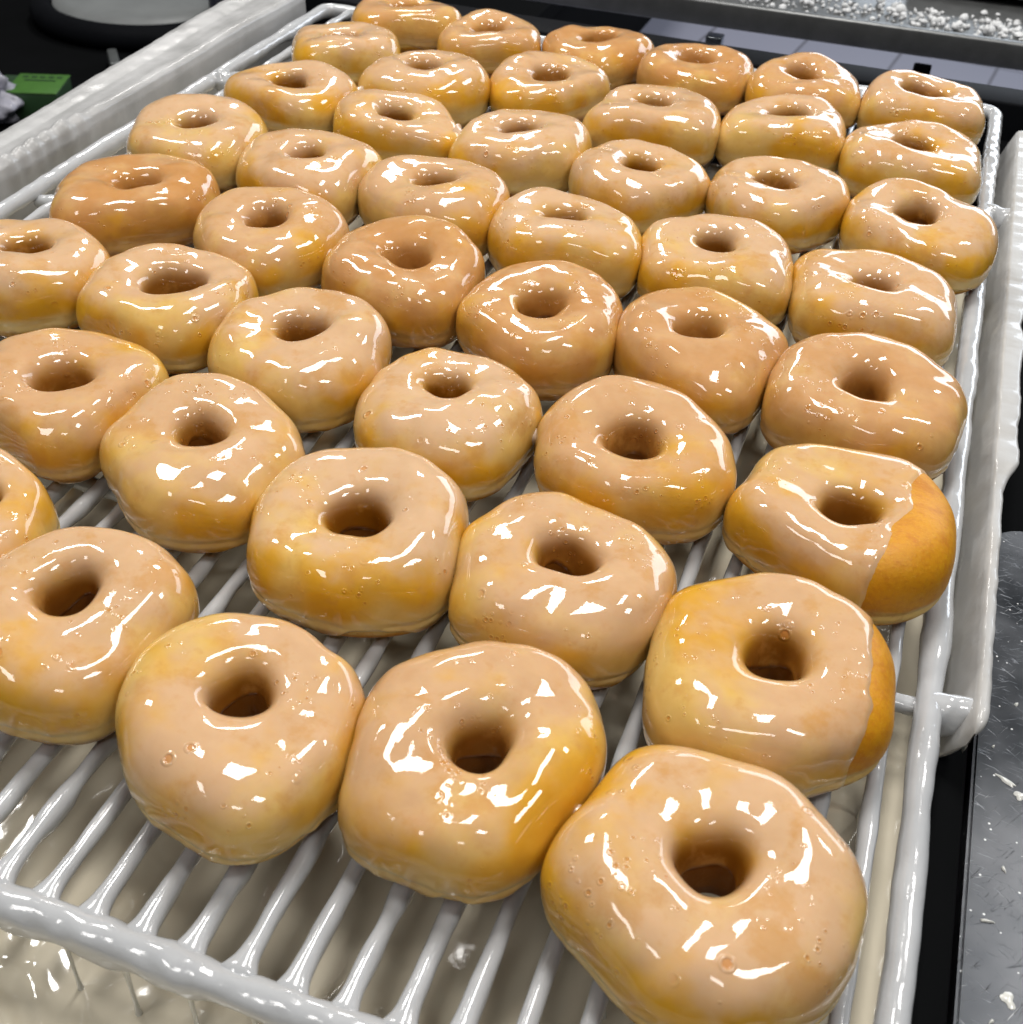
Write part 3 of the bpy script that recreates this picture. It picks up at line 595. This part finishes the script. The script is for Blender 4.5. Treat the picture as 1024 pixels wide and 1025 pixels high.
# smears of glaze dried on the table top
def blob(x, y, L, wd, ang, z=-.0298, seed=0):
    n = 28; V = [[x, y, z + .0009]]; nz = random.Random(seed); ph1, ph2 = nz.uniform(0, 6), nz.uniform(0, 6)
    for ring, (k_, zz) in enumerate([(.6, .0008), (1, 0)]):
        for j in range(n):
            a = 2 * math.pi * j / n; w_ = 1 + .22 * math.sin(3 * a + ph1) + .12 * math.sin(5 * a + ph2)
            u, v = L * k_ * w_ * math.cos(a), wd * k_ * w_ * math.sin(a)
            V.append([x + u * math.cos(ang) - v * math.sin(ang), y + u * math.sin(ang) + v * math.cos(ang), z + zz])
    F = [[0, 1 + j, 1 + (j + 1) % n, 1 + (j + 1) % n] for j in range(n)]
    F = [[1 + j, 1 + n + j, 1 + n + (j + 1) % n, 1 + (j + 1) % n] for j in range(n)]
    return V, F, [[0, 1 + j, 1 + (j + 1) % n] for j in range(n)]
def blobs(name, specs, m, parent=None, off=(0, 0, 0)):
    for i, s_ in enumerate(specs):
        bm = bmesh.new(); V, Q, T = blob(*s_, seed=i); vv = [bm.verts.new(Vector(v) - Vector(off)) for v in V]
        for q in Q + T: bm.faces.new([vv[k] for k in q])
        bmesh.ops.recalc_face_normals(bm, faces=bm.faces)
        me = bpy.data.meshes.new(name); bm.to_mesh(me); bm.free()
        for p in me.polygons: p.use_smooth = True
        link(name, me, m, parent)
blobs('glaze_smear', [(.1035, .392, .0042, .0013, -.5), (.1095, .386, .0028, .0022, .2), (.1075, .287, .0022, .0035, .4), (.113, .40, .003, .0009, -.3), (.0985, .318, .0025, .0006, .1),
                       (.104, .345, .0016, .0006, 2), (.102, .276, .0012, .0006, 1), (.1065, .44, .0012, .0008, 1), (.0975, .41, .0008, .0005, 1)], M_drip, tab, (.3, .2, -.9))

# ---------------------------------------------------------------- background
fl = link('floor', box_mesh('floor', [(-8, 8, -4, 12, -.95, -.9)]), M_tiles); tag(fl, kind='structure')
blk = empty('shade_block', (-2, 2.6, -.9)); tag(blk, 'low matt black block added in place of floor shadow beyond the left tank wall', 'shade_block')  # black block added to stand in for the shadowed floor
me = box_mesh('shade_block_top', [(-3.6, -.90, .8, 4.6, -.56, -.52)], .005); me.transform(Matrix.Translation((2, -2.6, .9))); link('shade_block_top', me, M_dark, blk)
me = box_mesh('shade_block_body', [(-3.58, -.92, .82, 4.58, -.9, -.5605)], .005); me.transform(Matrix.Translation((2, -2.6, .9))); link('shade_block_body', me, M_dark, blk)

def lathe(name, prof, m, parent, n=64, sx=1.0, sy=1.0, loc=(0, 0, 0)):
    V = [[loc[0] + r * sx * math.cos(2 * math.pi * j / n), loc[1] + r * sy * math.sin(2 * math.pi * j / n), loc[2] + z] for r, z in prof for j in range(n)]
    F = [[i * n + j, i * n + (j + 1) % n, (i + 1) * n + (j + 1) % n, (i + 1) * n + j] for i in range(len(prof) - 1) for j in range(n)]
    return link(name, mesh_from(name, V, F), m, parent)
M_lid = mat_simple('dull grey lid', (.19, .20, .20), .45, var=.25, scale=14)
M_green = mat_simple('green card', (.05, .15, .02), .5, var=.2, scale=60)
M_dgreen = mat_simple('dark green card', (.02, .055, .02), .5)
M_bag = mat_simple('crumpled white film', (.34, .34, .40), .3, var=.35, scale=24, bump=.02)
pan = empty('round_tub', (-1.69, 2.405, -.52)); tag(pan, 'round tub with flat grey lid and thick black rim at the top left', 'tub')
lathe('lid', [(.0005, .052), (.16, .052), (.185, .049), (.193, .042)], M_lid, pan, sx=1.0, sy=.85)
lathe('rim', [(.192, .030), (.198, .046), (.212, .050), (.236, .044), (.246, .026), (.243, .006), (.228, -.0), (.2, .002)], M_black, pan, sx=1.0, sy=.85)
lathe('body', [(.2, .004), (.19, .0005), (.0005, .0005)], M_black, pan, sx=1.0, sy=.85)
post = empty('post', (-1.475, 2.42, -.52)); tag(post, 'ribbed black upright post beside the round tub behind the tank wall', 'post')
V = []; n = 72
for zz in (0, .9):
    for j in range(n):
        r_ = .036 + .003 * math.cos(9 * 2 * math.pi * j / n); V.append([r_ * math.cos(2 * math.pi * j / n), r_ * math.sin(2 * math.pi * j / n), zz])
link('shaft', mesh_from('shaft', V, [[j, (j + 1) % n, n + (j + 1) % n, n + j] for j in range(n)]), mat_simple('dark anodised post', (.03, .032, .045), .4), post)
br = link('metal_bracket', box_mesh('metal_bracket', [(-.045, .045, -.010, .010, 0, .03)], .004), mat_simple('grey bracket', (.16, .17, .17), .4, .5))
br.location = (-1.565, 2.115, -.52); br.rotation_euler = (0, 0, -.9); tag(br, 'small grey metal bracket lying in the dark below the round tub', 'bracket')

gb = empty('card_box', (-1.575, 1.865, -.52)); gb.scale = (.72, .8, 1); gb.rotation_euler = (0, 0, .35); tag(gb, 'bright green card box beside the white film at the far left', 'box')
link('body', box_mesh('body', [(-.085, .085, -.06, .06, 0, .05)], .002), M_dgreen, gb)
link('lid', box_mesh('lid', [(-.045, .086, -.061, .061, .0505, .053)], .001), M_green, gb)
link('print', box_mesh('print', [(-.03 + .022 * i, -.03 + .022 * i + .014, .035, .045, .0532, .0538) for i in range(5)] + [(-.02, .06, .015, .022, .0532, .0538)]), M_dgreen, gb)
# crumpled film bag
bm = bmesh.new(); bmesh.ops.create_icosphere(bm, subdivisions=5, radius=1); nz = Noise(77, .9, 8); nz2 = Noise(78, .6, 10)
for v in bm.verts:
    p = np.array(v.co); r_ = 1 + .16 * abs(float(nz(p))) - .16 * abs(float(nz2(p)))
    v.co = Vector((p[0] * .075 * r_, p[1] * .055 * r_, max(0, .045 + p[2] * .05 * r_)))
me = bpy.data.meshes.new('film_bag'); bm.to_mesh(me); bm.free()
for p in me.polygons: p.use_smooth = True
bg = link('film_bag', me, M_bag); bg.location = (-1.655, 1.80, -.52); tag(bg, 'crumpled white plastic film heaped beside the green card box', 'plastic bag')

def tray(name, label, x0, x1, y0, y1, z, lip, m, rot=0):
    t = empty(name, ((x0 + x1) / 2, (y0 + y1) / 2, z)); tag(t, label, 'tray'); hx, hy = (x1 - x0) / 2, (y1 - y0) / 2
    t.rotation_euler = (0, 0, rot)
    link('tray_base', box_mesh('tray_base', [(-hx + .012, hx - .012, -hy + .012, hy - .012, -.020, -.017)], .001), m, t)
    link('rim', box_mesh('rim', [(-hx, hx, -hy, -hy + .0115, -lip, 0), (-hx, hx, hy - .0115, hy, -lip, 0), (-hx, -hx + .0115, -hy + .012, hy - .012, -lip, 0), (hx - .0115, hx, -hy + .012, hy - .012, -lip, 0)], .0035), m, t)
    return t
M_tray = mat_simple('worn grey steel tray', (.20, .205, .205), .36, .75, .35, 40, .001)
M_tray2 = mat_simple('pale sugar dusted tray', (.42, .43, .44), .4, .5, .3, 60, .001)
tray('steel_tray', 'long grey steel tray sprinkled with sugar crumbs across the top right', -1.1, .9, 1.615, 2.05, -.08, .032, M_tray, .012)
tray('sheet_pan', 'paler sheet pan lying across the crumb covered steel tray at the top right', -.055, .75, 1.835, 2.30, -.065, .022, M_tray2, .012)
rgn = np.random.default_rng(8); specs = []
bm = bmesh.new()
for i in range(900):
    x = rgn.uniform(-.42, .2); y = (1.72 + .02 * math.sin(i * 2.4) + .018 * (i % 3 - 1)) + rgn.normal(0, .016)
    if rgn.random() > np.clip((x + .40) / .4, .08, 1) or y < 1.63 or y > 1.83: continue
    s_ = float(np.clip(rgn.lognormal(-6.35, .55), .0008, .006))
    r = bmesh.ops.create_icosphere(bm, subdivisions=2, radius=s_)
    kx, ky, kz = rgn.uniform(.7, 1.4, 3); up = 0 if rgn.random() < .6 else s_ * .8; J = lambda: rgn.uniform(.82, 1.1)
    for v in r['verts']: v.co = Vector((v.co.x * kx * J() + x, v.co.y * ky * J() + y, v.co.z * kz * J() - .0965 + s_ * .35 + up))
me = bpy.data.meshes.new('sugar_crumbs'); bm.to_mesh(me); bm.free(); o = link('sugar_crumbs', me, M_crumb)
tag(o, 'white sugar crumbs scattered along the steel tray at top right', 'crumbs', kind='stuff')
st = empty('tray_stand', (-.1, 1.7, -.9)); tag(st, 'dark stand legs carrying the steel tray above the tiled floor', 'stand')
M_chrome = mat_simple('bright leg', (.7, .75, .8), .2, .9)
for x, m in ((-.275, M_chrome), (-.008, M_black), (.6, M_black)):
    link('leg', box_mesh('leg', [(x + .1 - .011, x + .1 + .011, -.06, -.04, 0, .768)], .002), m, st)
